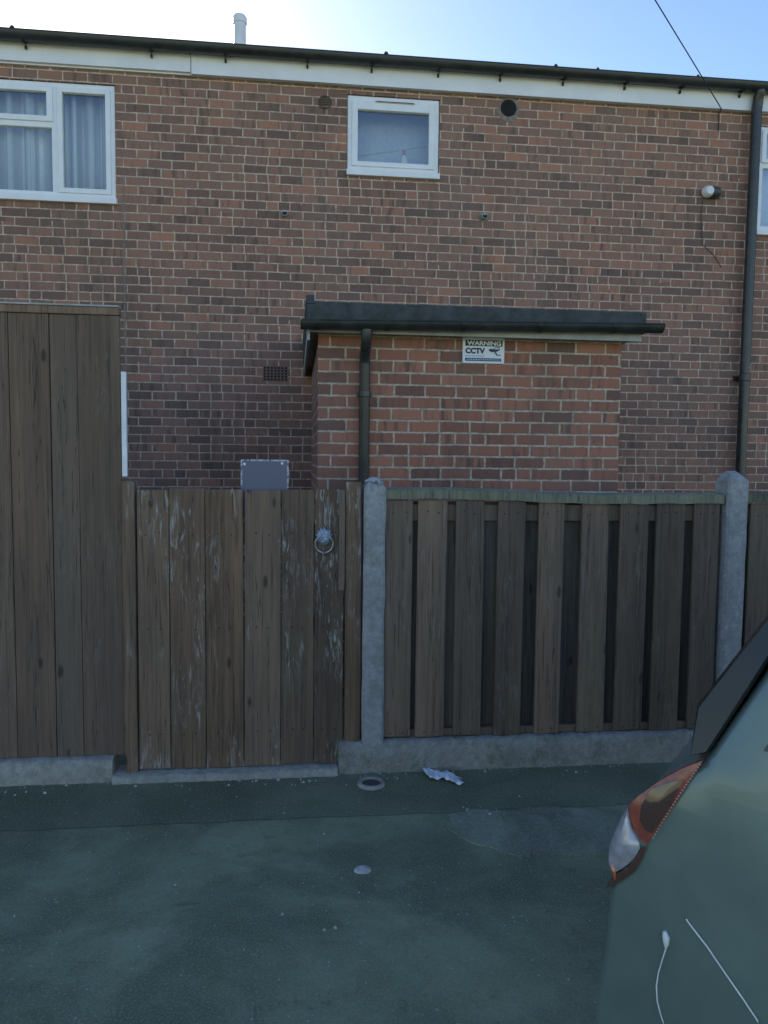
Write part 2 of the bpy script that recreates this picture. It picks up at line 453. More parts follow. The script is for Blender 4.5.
# ------------------------------------------------------------------ house
YH = 6.9
house = thing('terraced_house', (1, YH, 0), 'long two storey brown brick terraced house behind the fence with white windows', 'house')
WT = 4.83
holes = [(-3.62, -1.515, 3.715, 4.695), (.436, 1.252, 4.06, 4.745), (4.255, 5.75, 3.71, 4.70)]
vents = [(.243, 4.66), (1.87, 4.71)]
x0, x1, yb = -14, 18, YH+.25
b = MB()
xs = sorted({x0, x1, *[h[0] for h in holes], *[h[1] for h in holes]})
zs = sorted({0, WT, *[h[2] for h in holes], *[h[3] for h in holes]})
for i in range(len(xs)-1):
    for j in range(len(zs)-1):
        mx_, mz_ = (xs[i]+xs[i+1])/2, (zs[j]+zs[j+1])/2
        if any(h[0] < mx_ < h[1] and h[2] < mz_ < h[3] for h in holes): continue
        for y in (YH, yb):
            q = [(xs[i], y, zs[j]), (xs[i+1], y, zs[j]), (xs[i+1], y, zs[j+1]), (xs[i], y, zs[j+1])]
            b.face(q if y == YH else q[::-1])
for h in holes:
    a0, a1, c0, c1 = h
    b.face([(a0, YH, c0), (a0, yb, c0), (a1, yb, c0), (a1, YH, c0)])
    b.face([(a0, YH, c1), (a1, YH, c1), (a1, yb, c1), (a0, yb, c1)])
    b.face([(a0, YH, c0), (a0, YH, c1), (a0, yb, c1), (a0, yb, c0)])
    b.face([(a1, YH, c0), (a1, yb, c0), (a1, yb, c1), (a1, YH, c1)])
b.face([(x0, YH, WT), (x0, yb, WT), (x1, yb, WT), (x1, YH, WT)])
b.box(x0, x0+.25, yb, 14.75, 0, WT); b.box(x1-.25, x1, yb, 14.75, 0, WT); b.box(x0+.25, x1-.25, 14.5, 14.75, 0, WT)
wall = b.build('wall', MAT['brick'], house)
# expansion joint in the brickwork (recess strip sealed with mastic)
b = MB(); b.box(-1.462, -1.450, YH-.003, YH+.01, 2.32, 3.95); b.build('expansion_joint', MAT['mortar'], wall)
# ceiling + rooms behind windows
b = MB(); b.box(x0, x1, YH+.02, 14.75, WT+.002, WT+.15); b.build('ceiling', MAT['room'], house)
for h in holes:
    pass
b = MB(); b.box(x0+.26, x1-.26, 10.0, 10.1, 2.4, WT-.01); b.box(x0+.26, x1-.26, yb+.01, 10, 2.3, 2.4); b.build('upper_floor', MAT['room'], house)
# roof: shallow pitch rising away from the eaves
rf = MB()
rf.prism([(6.75, 5.022), (6.75, 5.006), (6.90, 4.985), (14.9, 4.985), (14.9, 5.0), (10.8, 6.05)], x0-.1, x1+.1)
roof = rf.build('roof', MAT['tiles'], house)
b = MB()
for i in range(8):            # lumps of moss on the eaves edge
    xx = rnd.uniform(-3, 6); r_ = rnd.uniform(.012, .028)
    b.lathe([(0, r_), (r_*.6, r_*.8), (r_, 0), (0, -.005)], (xx, 6.755, 5.022), seg=8)
k = b.build('moss', plain('roof_moss', (.06, .065, .035), .95, var=.4, nscale=50), roof, smooth=60); k['kind'] = 'stuff'
# flue
fl = MB(); fl.lathe([(.0, 0), (.085, 0), (.075, .06), (.055, .12), (.055, .40), (.063, .40), (.063, .45), (.05, .47), (0, .475)], (-.512, 7.35, 5.10), seg=20)
fl.build('flue', MAT['flue'], roof, smooth=40)
# fascia boards
for (a0, a1, dz, dy) in [(-14.1, -.886, .016, .006), (-.88, 4.19, 0, 0), (4.20, 18.1, .004, .004)]:
    b = MB(); b.box(a0, a1, 6.842+dy, 6.866+dy, 4.80+dz, 4.975)
    b.build('fascia', MAT['fascia'], house, bevel=.003)
b = MB(); b.box(x0, x1, 6.876, YH-.002, 4.803, 4.975); b.build('soffit', MAT['fascia'], house)
# gutter (half round trough) with clips
def trough(xa, xb, yc, zt, r, thick=.006, seg=10, fall=0.0):
    b = MB()
    out = [(yc+r*math.cos(q), zt-r*math.sin(q)) for q in [math.pi*k/seg for k in range(seg+1)]]
    inn = [(yc+(r-thick)*math.cos(q), zt-(r-thick)*math.sin(q)) for q in [math.pi*k/seg for k in range(seg+1)]]
    b.prism(out+inn[::-1], xa, xb)
    # rolled front lip
    b.tube([(xa, yc-r+.003, zt), (xb, yc-r+.003, zt)], .006, 6)
    # end stops
    b.prism(out, xa-.004, xa+.004); b.prism(out, xb-.004, xb+.004)
    for v in b.v: v.z += fall*(v.x-xa)
    return b
gut = trough(-14, 18, 6.775, 5.0, .062).build('gutter', MAT['gutter'], house, smooth=40)
clipx = [-2.2, -1.2, -.594, .09, .64, 1.22, 1.77, 2.34, 2.91, 3.43, 4.0, 4.8]
for cx in clipx:
    b = MB(); b.prism([(6.84, 4.990), (6.835, 4.945), (6.80, 4.925), (6.76, 4.922), (6.745, 4.934), (6.755, 4.939), (6.80, 4.938), (6.82, 4.95)], cx-.009, cx+.009)
    b.box(cx-.008, cx+.008, 6.822, 6.840, 4.903, 4.93)
    b.build('bracket', MAT['bracket'], gut)
# house downpipe at the right
b = MB(); b.tube([(4.165, 6.775, 4.945), (4.165, 6.775, 4.92), (4.162, 6.79, 4.90), (4.155, 6.80, 4.80), (4.15, 6.80, 3.0), (4.145, 6.80, 0.02)], .046, 16)
dp = b.build('downpipe', MAT['pipe'], house, smooth=50)
for z in (2.38, .9):
    b = MB(); b.lathe([(.047, -.035), (.054, -.03), (.054, .03), (.047, .035)], (4.149, 6.80, z), seg=16); b.box(4.09, 4.21, 6.86, YH-.001, z-.02, z+.02)
    b.build('pipe_clip', MAT['pipe'], dp, smooth=50)

# windows
def frame_ring(b, a0, a1, c0, c1, wl, wr, wb_, wt, y0, y1, bev=.006):
    b.box(a0, a0+wl, y0, y1, c0, c1, bev=bev); b.box(a1-wr, a1, y0, y1, c0, c1, bev=bev)
    b.box(a0+wl-.004, a1-wr+.004, y0+.0015, y1-.001, c0, c0+wb_, bev=bev); b.box(a0+wl-.004, a1-wr+.004, y0+.0015, y1-.001, c1-wt, c1, bev=bev)
def pane(par, a0, a1, c0, c1, y):
    b = MB(); b.box(a0, a1, y, y+.006, c0, c1); b.build('pane', MAT['glass'], par)
def curtain(par, a0, a1, c0, c1, y, mat, amp=.02, name='curtain', lam=.07):
    b = MB(); n = max(8, int((a1-a0)/lam*8)); ph = rnd.uniform(0, 6); pts = []
    for i in range(n+1):
        x = a0+(a1-a0)*i/n
        q = 2*math.pi*(x-a0)/lam + 1.3*math.sin(x*9+ph)
        pts.append((x, y+amp*math.sin(q)+amp*.4*math.sin(q*.37+ph)))
    vs = [(x, yy, c0) for x, yy in pts]+[(x, yy, c1) for x, yy in pts]
    b.raw(vs, [(i, i+1, n+2+i, n+1+i) for i in range(n)])
    o = b.build(name, mat, par, smooth=80)
    m = o.modifiers.new('thickness', 'SOLIDIFY'); m.thickness = .002
    return o
# small bathroom window over the outhouse
w = MB(); a0, a1, c0, c1 = .436, 1.252, 4.06, 4.745
frame_ring(w, a0+.004, a1-.004, c0+.05, c1-.004, .045, .045, .04, .045, YH+.012, YH+.075)
win = w.build('window', MAT['upvc'], house)
w = MB(); frame_ring(w, a0+.042, a1-.042, c0+.085, c1-.045, .052, .052, .042, .075, YH-.002, YH+.05); sash = w.build('sash', MAT['upvc'], win)
pane(win, a0+.08, a1-.08, c0+.11, c1-.10, YH+.03)
w = MB(); w.box(.68, 1.03, YH-.016, YH-.003, 4.688, 4.712, bev=.004); w.build('trickle_vent', MAT['upvc'], win)
w = MB(); w.box(.69, 1.02, YH-.018, YH-.0165, 4.689, 4.695); w.build('vent_slot', MAT['signblack'], win)
w = MB(); w.box(a0-.004, a1+.004, YH-.035, YH+.03, c0-.004, c0+.046, bev=.006); w.build('sill', MAT['upvc'], win)
curtain(win, a0-.06, a1+.06, c0-.05, c1+.03, YH+.262, MAT['blind'], .003, 'net_curtain', .3)
w = MB(); w.box(a0, a1, YH+.08, YH+.25, c0+.05, c0+.075); w.build('inner_sill', MAT['upvc'], win)
for (bx, hh, rr, lab) in [(.955, .20, .034, 'pale bottle with a pink cap standing inside the small window'), (.575, .07, .038, 'short pale pot at the left end of the small window sill')]:
    t = thing('bottle' if hh > .1 else 'pot', (bx, YH+.11, c0+.0752), lab, 'bottle' if hh > .1 else 'pot')
    m = MB(); m.lathe([(0, 0), (rr, 0), (rr, hh*.55), (rr*.9, hh*.65), (rr*.4, hh*.78), (rr*.4, hh*.8), (0, hh*.8)], (bx, YH+.11, c0+.0755), seg=18); m.build('body', MAT['bottle'], t, smooth=50)
    m = MB(); m.lathe([(0, 0), (rr*.46, 0), (rr*.44, hh*.2), (0, hh*.21)], (bx, YH+.11, c0+.0755+hh*.805), seg=14); m.build('cap', MAT['bottlecap'] if hh > .1 else MAT['bottle'], t, smooth=40)

# big window at the left
a0, a1, c0, c1 = -3.62, -1.515, 3.715, 4.695
w = MB(); frame_ring(w, a0+.004, a1-.004, c0+.05, c1-.004, .05, .05, .04, .045, YH+.012, YH+.075)
for mxx in (-2.0, -3.13): w.box(mxx-.035, mxx+.035, YH+.0135, YH+.07, c0+.085, c1-.045, bev=.006)
w.box(-3.10, -2.03, YH+.015, YH+.068, 4.325, 4.385, bev=.006)
win = w.build('window', MAT['upvc'], house)
w = MB(); frame_ring(w, -1.985, a1-.04, c0+.082, c1-.04, .042, .042, .042, .042, YH-.002, YH+.05); w.build('sash', MAT['upvc'], win)
w = MB(); frame_ring(w, a0+.04, -3.145, c0+.082, c1-.04, .042, .042, .042, .042, YH-.002, YH+.05); w.build('sash', MAT['upvc'], win)
w = MB(); frame_ring(w, -3.11, -2.02, 4.37, c1-.04, .05, .05, .045, .045, YH-.002, YH+.05); w.build('fanlight', MAT['upvc'], win)
pane(win, -1.95, a1-.08, c0+.11, c1-.07, YH+.03); pane(win, a0+.08, -3.18, c0+.11, c1-.07, YH+.03)
pane(win, -3.07, -2.05, 4.40, c1-.07, YH+.03); pane(win, -3.09, -2.04, c0+.085, 4.33, YH+.04)
w = MB(); w.box(a0-.01, a1+.01, YH-.04, YH+.03, c0-.004, c0+.046, bev=.006); w.build('sill', MAT['upvc'], win)
curtain(win, a0-.05, -3.0, c0, c1+.05, YH+.16, MAT['curtain'], .035, lam=.13)
curtain(win, -2.62, a1+.05, c0, c1+.05, YH+.17, MAT['curtain'], .035, lam=.13)
curtain(win, -3.05, -2.6, c0, c1+.05, YH+.20, MAT['blind'], .006, 'net_curtain', .2)
# window at the right, cut by the picture edge
a0, a1, c0, c1 = 4.255, 5.75, 3.71, 4.70
w = MB(); frame_ring(w, a0+.004, a1-.004, c0+.05, c1-.004, .05, .05, .04, .045, YH+.012, YH+.075)
w.box(4.975, 5.045, YH+.0135, YH+.07, c0+.085, c1-.045, bev=.006); w.box(a0+.05, 4.98, YH+.015, YH+.068, 4.325, 4.385, bev=.006)
win = w.build('window', MAT['upvc'], house)
w = MB(); frame_ring(w, a0+.03, 4.985, 4.37, c1-.03, .045, .045, .04, .04, YH-.002, YH+.05); w.build('fanlight', MAT['upvc'], win)
pane(win, a0+.06, 4.98, c0+.085, 4.33, YH+.04); pane(win, a0+.06, 4.95, 4.40, c1-.06, YH+.03); pane(win, 5.04, a1-.05, c0+.085, c1-.045, YH+.04)
w = MB(); w.box(a0-.01, a1+.01, YH-.04, YH+.03, c0-.004, c0+.046, bev=.006); w.build('sill', MAT['upvc'], win)
curtain(win, a0-.05, a1+.05, c0, c1+.05, YH+.2, MAT['blind'], .006, 'net_curtain', .25)

# vents, overflows, air brick on the house wall
for (vx, vz), m, rr in zip(vents, ('vent', 'dark'), (.058, .072)):
    v = MB()
    v.lathe([(0, .012), (rr*.86, .012), (rr*.9, -.004), (rr, -.006), (rr, .01)] if m == 'vent' else [(0, -.006), (rr*.97, -.006), (rr, -.004), (rr, .008)], (vx, YH-.004, vz), 'Y', 24)
    vo = v.build('vent', MAT[m], house, smooth=40)
    if m == 'vent':
        s_ = MB()
        for i in range(-3, 4):
            hw = math.sqrt(max(0, (rr*.85)**2-(i*.014)**2)); s_.box(vx-hw, vx+hw, YH-.008, YH+.004, vz+i*.014-.003, vz+i*.014+.003)
        s_.build('louvre', MAT['vent'], vo)
    else:
        p = MB(); pts = [(vx+(rr+.03+rnd.uniform(-.012, .02))*math.cos(q), vz-.01+(rr+.03+rnd.uniform(-.012, .02))*math.sin(q)) for q in [2*math.pi*k/22 for k in range(22)]]
        p.prism(pts, YH-.003, YH+.004, 'Y'); p.build('mortar_collar', MAT['mortar'], vo)
for ox, oz in [(-.10, 3.70), (1.66, 3.755)]:
    v = MB(); v.tube([(ox, YH+.01, oz), (ox, YH-.07, oz-.006)], .024, 14); o = v.build('overflow_pipe', MAT['overflow'], house, smooth=50)
    v = MB(); v.lathe([(0, 0), (.02, 0)], (ox, YH-.0705, oz-.006), 'Y', 14); v.build('pipe_mouth', MAT['dark'], o)
v = MB(); v.prism([(1.625, 3.72), (1.70, 3.715), (1.71, 3.79), (1.62, 3.80)], YH-.003, YH+.004, 'Y'); v.build('mortar_patch', MAT['mortar'], house)
v = MB(); av0, av1, aw0, aw1 = -.29, -.07, 2.262, 2.395
v.box(av0, av1, YH-.002, YH+.02, aw0, aw1)
ab = v.build('air_brick', MAT['airbrick'], house)
v = MB()
for i in range(7):
    for j in range(5):
        xx = av0+.018+i*(av1-av0-.036)/6; zz = aw0+.016+j*(aw1-aw0-.032)/4
        v.box(xx-.008, xx+.008, YH-.004, YH-.001, zz-.008, zz+.008)
v.build('holes', MAT['dark'], ab)

# outside light and its cable, telephone line
P_l = (3.79, YH, 4.065)
t = thing('security_light', P_l, 'small white round outside light beside the tall drainpipe', 'light')
m = MB(); m.lathe([(0, -.10), (.035, -.095), (.05, -.07), (.052, -.03), (.0, -.028)], (3.745, YH, 4.065), 'Y', 18); m.build('lamp_head', MAT['lamp'], t, smooth=50)
m = MB(); m.tube([(3.745, YH-.03, 4.065), (3.81, YH-.045, 4.065), (3.85, YH-.045, 4.065)], [.04, .05, .045], 16); m.box(3.78, 3.88, YH-.03, YH-.001, 4.015, 4.115, bev=.006); m.build('bracket', MAT['lampdark'], t, smooth=50)
cb = MB(); cb.tube([(3.72, YH-.008, 4.0), (3.71, YH-.008, 3.85), (3.725, YH-.008, 3.68), (3.74, YH-.008, 3.60), (3.86, YH-.008, 3.50), (3.93, YH-.008, 3.40)], .003, 8)
tag(cb.build('wall_cable', MAT['vent'], smooth=60), 'thin black cable dropping from the white outside light down the bricks', 'cable')
A = Vector((3.832, 6.835, 4.80))
cb = MB()
q2 = Vector((2.666, 5.75, 5.043))
d = q2-A
cb.tube([Vector((3.842, 6.885, 4.62)), Vector((3.84, 6.885, 4.78)), A-Vector((0, .004, .01)), A+d*.06]+[A+d*t_+Vector((0, 0, -.25*math.sin(max(0, min(1, (t_-1.5)/10.5))*math.pi))) for t_ in (.5, 1, 1.5, 3, 5, 7, 9, 12)], .0048, 8)
tag(cb.build('overhead_cable', MAT['cable'], smooth=60), 'thin telephone cable slanting across the sky down to the house eaves', 'cable')

# ------------------------------------------------------------------ outhouse
YS = 4.9
shed = thing('brick_outhouse', (1.13, YS, 0), 'small red brick outhouse with flat felt roof built against the house', 'outhouse')
b = MB(); b.box(.137, 2.124, YS, YH-.003, 0, 2.40); b.build('wall', MAT['brick2'], shed)
b = MB()
b.box(.062, 2.225, 4.76, YH-.002, 2.41, 2.545, bev=.012)
b.prism([(4.75, 2.53), (4.78, 2.585), (4.85, 2.59), (YH-.003, 2.64), (YH-.003, 2.53)], .06, .11)
roof = b.build('roof', MAT['felt'], shed, smooth=40)
b = MB(); b.box(.085, 2.2, 4.775, 4.80, 2.362, 2.409); b.build('fascia', MAT['soffit'], shed)
b = MB(); b.box(.088, 2.2, 4.801, YH-.004, 2.385, 2.408); b.build('soffit', MAT['soffit'], shed)
b = MB(); b.box(.068, .084, 4.785, YH-.004, 2.315, 2.408); b.build('bargeboard', MAT['soffit'], shed)
b = MB()
gut = trough(.03, 2.30, 4.715, 2.415, .050, fall=.018).build('gutter', MAT['gutter'], shed, smooth=40)
for cx in (.12, .55, 1.02, 1.50, 1.98):
    b = MB(); r_ = .053; zt_ = 2.415+.018*(cx-.03)
    arc = [(4.715+r_*math.cos(q), zt_-r_*math.sin(q)) for q in [math.pi*k/8 for k in range(9)]]
    arc2 = [(4.715+(r_-.003)*math.cos(q), zt_-(r_-.003)*math.sin(q)) for q in [math.pi*k/8 for k in range(9)]]
    b.prism(arc+arc2[::-1], cx-.016, cx+.016); b.build('bracket', MAT['bracket'], gut)
b = MB(); b.tube([(.425, 4.715, 2.375), (.425, 4.715, 2.33), (.425, 4.74, 2.29), (.427, 4.835, 2.23), (.428, 4.85, 2.18), (.43, 4.85, .02)], .034, 16)
dp = b.build('downpipe', MAT['pipe'], shed, smooth=50)
for z in (2.0, 1.2, .5):
    b = MB(); b.lathe([(.035, -.02), (.039, -.017), (.039, .017), (.035, .02)], (.429, 4.85, z), seg=16); b.box(.38, .478, 4.885, YS-.001, z-.014, z+.014); b.build('pipe_clip', MAT['pipe'], dp, smooth=50)

# CCTV warning sign
sg = thing('warning_sign', (1.195, YS-.012, 2.212), 'white CCTV warning sign screwed under the gutter of the brick outhouse', 'sign')
Yp = YS-.012
b = MB(); b.box(1.058, 1.332, Yp, YS-.002, 2.212, 2.375, bev=.002); b.build('plate', MAT['sign'], sg)
b = MB(); b.box(1.075, 1.318, Yp-.0018, Yp-.0005, 2.321, 2.359); b.build('black_band', MAT['signblack'], sg)
b = MB(); b.box(1.075, 1.312, Yp-.0018, Yp-.0005, 2.226, 2.245); b.build('blue_band', MAT['signblue'], sg)
def text(s, x, z, size, mat, par, y, width=None, bold=.0, name='lettering'):
    cu = bpy.data.curves.new('t', 'FONT'); cu.body = s; cu.size = size; cu.extrude = .0006; cu.offset = bold
    to = bpy.data.objects.new('t', cu); col.objects.link(to)
    bpy.context.view_layer.update()
    me = bpy.data.meshes.new_from_object(to.evaluated_get(bpy.context.evaluated_depsgraph_get()))
    bpy.data.objects.remove(to)
    xs_ = [v.co.x for v in me.vertices]; k = (width/(max(xs_)-min(xs_))) if width else 1
    mn = min(xs_)
    for v in me.vertices: v.co = Vector(((v.co.x-mn)*k, -v.co.z, v.co.y))
    me.materials.clear(); me.materials.append(mat); me.name = name
    o = bpy.data.objects.new(name, me); col.objects.link(o); o.parent = par; o.location = Vector((x, y, z))-wloc(par)
    return o
text('WARNING', 1.086, 2.3265, .038, MAT['sign'], sg, Yp-.0028, .222, .0012)
text('CCTV', 1.076, 2.275, .046, MAT['signnavy'], sg, Yp-.0018, .128, .0026)
b = MB()
xx = 1.077
for i in range(12):
    w_ = rnd.uniform(.006, .016); b.box(xx, xx+w_, Yp-.0016, Yp-.0004, 2.254, 2.262); xx += w_+.003
    if xx > 1.205: break
b.build('small_print', MAT['signmist'], sg)
b = MB(); xx = 1.084
while xx < 1.298:
    w_ = rnd.uniform(.006, .016); b.box(xx, min(xx+w_, 1.304), Yp-.0028, Yp-.0019, 2.232, 2.239); xx += w_+.004
b.build('small_print', MAT['signmist'], sg)
b = MB()   # little camera picture
yy = Yp-.0012
def poly(b, pts, y0=Yp-.0016, y1=Yp-.0004): b.prism(pts, y0, y1, 'Y')
poly(b, [(1.226, 2.296), (1.236, 2.306), (1.288, 2.302), (1.302, 2.312), (1.298, 2.296), (1.276, 2.286), (1.246, 2.284)])
poly(b, [(1.256, 2.307), (1.262, 2.313), (1.300, 2.3185), (1.303, 2.3135)])
poly(b, [(1.264, 2.283), (1.276, 2.285), (1.288, 2.266), (1.281, 2.264)])
poly(b, [(1.278, 2.263), (1.308, 2.263), (1.308, 2.269), (1.290, 2.269)])
b.build('camera_symbol', MAT['signnavy'], sg)
b = MB()
for q in [(1.066, 2.367), (1.325, 2.367), (1.066, 2.220), (1.325, 2.220)]:
    b = MB(); b.lathe([(0, -.0022), (.003, -.002), (.0035, 0)], (q[0], Yp, q[1]), 'Y', 10); b.build('screw', MAT['chrome'], sg)

# ------------------------------------------------------------------ fence
YF = 3.84
fence = thing('timber_fence', (1.35, YF, 0), 'brown hit and miss board fence with concrete posts and concrete base right of the gate', 'fence')
def board(b, xa, xb, z0, z1, y0, y1, lean=0, bev=.004):
    b.box(xa, xb, y0, y1, z0, z1, bev=bev, skew=(lean, rnd.uniform(-.004, .004)))
def nails(b, x_, z_, y_):
    for dx_ in (-.03, .03):
        q = x_+dx_+rnd.uniform(-.008, .008); w_ = z_+rnd.uniform(-.008, .008); n0 = len(b.v)
        b.lathe([(0, -.0016), (.0032, -.0012), (.0040, .001)], (q, y_, w_), 'Y', 8, mi=1)
def bay(edges, xa, xb, ztop, dz):
    b = MB()
    for (l, r_) in edges:
        board(b, l, r_, .165+rnd.uniform(-.006, .006)+dz, ztop-.05+rnd.uniform(-.004, .002), YF-.010, YF+.008, rnd.uniform(-.004, .004))
        for z_ in (.185, ztop-.115): nails(b, (l+r_)/2, z_, YF-.0135)
    b.build('front_boards', [MAT['panelwood'], MAT['rust']], fence)
    b = MB()
    gaps = [(edges[i][1], edges[i+1][0]) for i in range(len(edges)-1)]
    for (l, r_) in gaps:
        board(b, l-.04, r_+.04, .17, ztop-.06, YF+.050, YF+.068)
    board(b, xa+.005, edges[0][0]+.05, .17, ztop-.06, YF+.050, YF+.068); board(b, edges[-1][1]-.05, xb-.005, .17, ztop-.06, YF+.050, YF+.068)
    b.build('back_boards', MAT['backwood_shade'], fence)
    b = MB()
    b.box(xa+.004, xb-.004, YF+.009, YF+.049, ztop-.157, ztop-.073, bev=.004); b.box(xa+.004, xb-.004, YF+.009, YF+.049, .162, .20, bev=.004)
    b.box(xa+.004, xb-.004, YF+.069, YF+.10, .74, .82, bev=.004)
    b.build('rail', MAT['panelwood'], fence)
edges = [(.449, .587), (.613, .764), (.811, .958), (1.027, 1.17), (1.245, 1.38), (1.478, 1.625), (1.68, 1.835), (1.879, 2.036), (2.092, 2.235)]
bay(edges, .446, 2.243, 1.44, 0)
e2 = []; x = 2.40
while x < 4.1:
    w_ = rnd.uniform(.138, .155); e2.append((x, x+w_)); x += w_+rnd.uniform(.03, .065)
bay(e2, 2.37, 4.19, 1.43, 0)
def cap(xa, xb, z0, z1):
    b = MB(); n = 24; vs = []
    for i in range(n+1):
        t_ = i/n; x_ = xa+(xb-xa)*t_; zz = z0+(z1-z0)*t_+.006*math.sin(t_*7+xa)+rnd.uniform(-.003, .003)
        y0_ = YF-.028+rnd.uniform(-.003, .003)
        vs += [(x_, y0_, zz-.052), (x_, y0_+.002, zz-.008), (x_, YF+.02, zz+.004), (x_, YF+.075, zz-.006), (x_, YF+.076, zz-.050)]
    fs = [(i*5+k, i*5+(k+1) % 5, i*5+5+(k+1) % 5, i*5+5+k) for i in range(n) for k in range(5)]
    fs += [(0, 1, 2, 3, 4), tuple(n*5+k for k in (4, 3, 2, 1, 0))]
    b.raw(vs, fs, 0, (rnd.random(), rnd.random(), rnd.random()))
    b.build('cap_rail', MAT['capwood'], fence)
cap(.447, 2.242, 1.447, 1.425); cap(2.372, 4.19, 1.432, 1.43)
def post(xa, xb, ht, lean, point):
    b = MB(); c = .012; bm = bmesh.new()
    y0, y1 = YF-.045, YF+.085
    n = 14; vs = []
    for i in range(n+1):
        z = ht*i/n; j = lambda: rnd.uniform(-.0025, .0025)
        k = lean*(i/n)
        vs += [(xa+k+j(), y0+c, z), (xa+c+k, y0+j(), z), (xb-c+k, y0+j(), z), (xb+k+j(), y0+c, z), (xb+k, y1, z), (xa+k, y1, z)]
    fs = [(i*6+q, i*6+(q+1) % 6, i*6+6+(q+1) % 6, i*6+6+q) for i in range(n) for q in range(6)]
    top = n*6
    cx_ = (xa+xb)/2+lean
    vs += [(xa+.03+lean, y0+.045, ht+point*.75), (xb-.03+lean, y0+.045, ht+point*.7), (xb-.03+lean, y1-.04, ht+point), (xa+.03+lean, y1-.04, ht+point)]
    e = top+6
    fs += [(top, top+1, e), (top+1, top+2, e+1, e), (top+2, top+3, e+1), (top+3, top+4, e+2, e+1), (top+4, top+5, e+3, e+2), (top+5, top, e, e+3), (e, e+1, e+2, e+3)]
    b.raw(vs, fs)
    return b.build('post', MAT['concrete'], fence)
post(.336, .446, 1.45, .002, .05)
p2 = post(2.252, 2.368, 1.50, .003, .05)
post(4.20, 4.31, 1.49, 0, .05)
# spalled crown of the second post
b = MB()
for i in range(26):
    q = rnd.uniform(0, 6.28); rr = rnd.uniform(0, .055); s_ = rnd.uniform(.006, .016)
    b.lathe([(0, s_), (s_*.8, s_*.5), (s_, 0), (0, -.01)], (.392+rr*math.cos(q)*.9, YF+.015+rr*math.sin(q), 1.475+.022*(1-rr/.055)), seg=6)
k = b.build('lichen_crust', plain('lichen', (.42, .43, .42), .95, var=.3, nscale=90, bump=.6), fence, smooth=60); k['kind'] = 'stuff'
# concrete base board, uneven
def rough_block(xa, xb, y0, y1, z0, z1, n=40, amp=.006):
    b = MB(); prof = [(y0, z0), (y0, z0+(z1-z0)*.33), (y0, z0+(z1-z0)*.66), (y0+.004, z1-.010), (y0+.016, z1), (y1, z1), (y1, z0)]
    m_ = len(prof); vs = []
    for i in range(n+1):
        x_ = xa+(xb-xa)*i/n
        for (y_, z_) in prof: vs.append((x_+(0 if 0 < i < n else 0), y_+rnd.uniform(-amp, amp)*(y_ < y1-.01), z_+rnd.uniform(-amp, amp)*.7*(z_ > z0+.001)))
    fs = [(i*m_+k, i*m_+(k+1) % m_, i*m_+m_+(k+1) % m_, i*m_+m_+k) for i in range(n) for k in range(m_)]
    fs += [tuple(range(m_)), tuple(n*m_+k for k in range(m_))[::-1]]
    b.raw(vs, fs)
    return b
rough_block(.219, 2.30, YF-.052, YF+.06, -.05, .158, 90).build('concrete_base', MAT['base'], fence, smooth=50)
rough_block(2.304, 4.32, YF-.047, YF+.06, -.05, .150, 80).build('concrete_base', MAT['base'], fence, smooth=50)

# ------------------------------------------------------------------ gate
gate = thing('wooden_gate', (-.27, YF, .03), 'dark boarded garden gate with white scuffs and a lion knocker', 'gate')
ed = [-.768, -.613, -.440, -.254, -.072, .093, .241]
b = MB()
for i in range(6):
    board(b, ed[i]+.0025, ed[i+1]-.0025, .046+rnd.uniform(-.004, .004), 1.435+rnd.uniform(-.006, .008), YF-.012, YF+.010, rnd.uniform(-.003, .003), .003)
for i in range(6):
    for z_ in (.22, .75, 1.22): nails(b, (ed[i]+ed[i+1])/2, z_, YF-.0150)
b.build('boards', [MAT['gatewood'], MAT['rust']], gate)
b = MB()
for z in (.22, .75, 1.22): b.box(-.755, .215, YF+.011, YF+.050, z-.05, z+.05, bev=.004)
bb = b.build('ledges', MAT['gatewood'], gate)
b = MB(); b.box(.214, .2445, YF-.03, YF-.0125, .935, 1.438, bev=.004); b.build('cover_strip', MAT['panelwood'], gate)
# knocker
kx, kz = .141, 1.175
k = MB()
k.lathe([(0, -.030), (.014, -.028), (.030, -.016), (.038, 0), (.036, .004)], (kx, YF-.012, kz+.022), 'Y', 20)
for i, a_ in enumerate([-62, -40, -20, 0, 20, 40, 62]):
    q = R(90+a_); L = (.044, .050, .049, .056, .059, .050, .043)[i]
    p0 = Vector((kx+.026*math.cos(q), YF-.018, kz+.022+.026*math.sin(q))); p1 = Vector((kx+L*math.cos(q), YF-.014, kz+.022+L*math.sin(q)))
    k.tube([p0, (p0+p1)/2+Vector((0, -.004, 0)), p1], [.013, .011, .003], 8)
k.lathe([(0, -.012), (.009, -.009), (.012, 0)], (kx, YF-.040, kz+.008), 'Y', 12)     # muzzle
for s_ in (-1, 1): k.lathe([(0, -.006), (.005, -.004), (.006, 0)], (kx+s_*.013, YF-.036, kz+.030), 'Y', 8)
kn = k.build('door_knocker', MAT['lion'], gate, smooth=60)
k = MB(); R0 = .044
k.tube([(kx+R0*math.cos(q), YF-.030-.006*math.sin(q), kz-.005+R0*math.sin(q)) for q in [2*math.pi*i/36 for i in range(37)]], .0048, 8, cap=False)
k.build('ring', MAT['chrome'], kn, smooth=70)
k = MB(); k.box(kx-.010, kx+.010, YF-.020, YF-.012, kz-.108, kz-.048, bev=.005); k.lathe([(0, -.012), (.010, -.008), (.012, 0)], (kx, YF-.022, kz-.056), 'Y', 12)
k.build('strike_plate', MAT['airon'], kn, smooth=50)
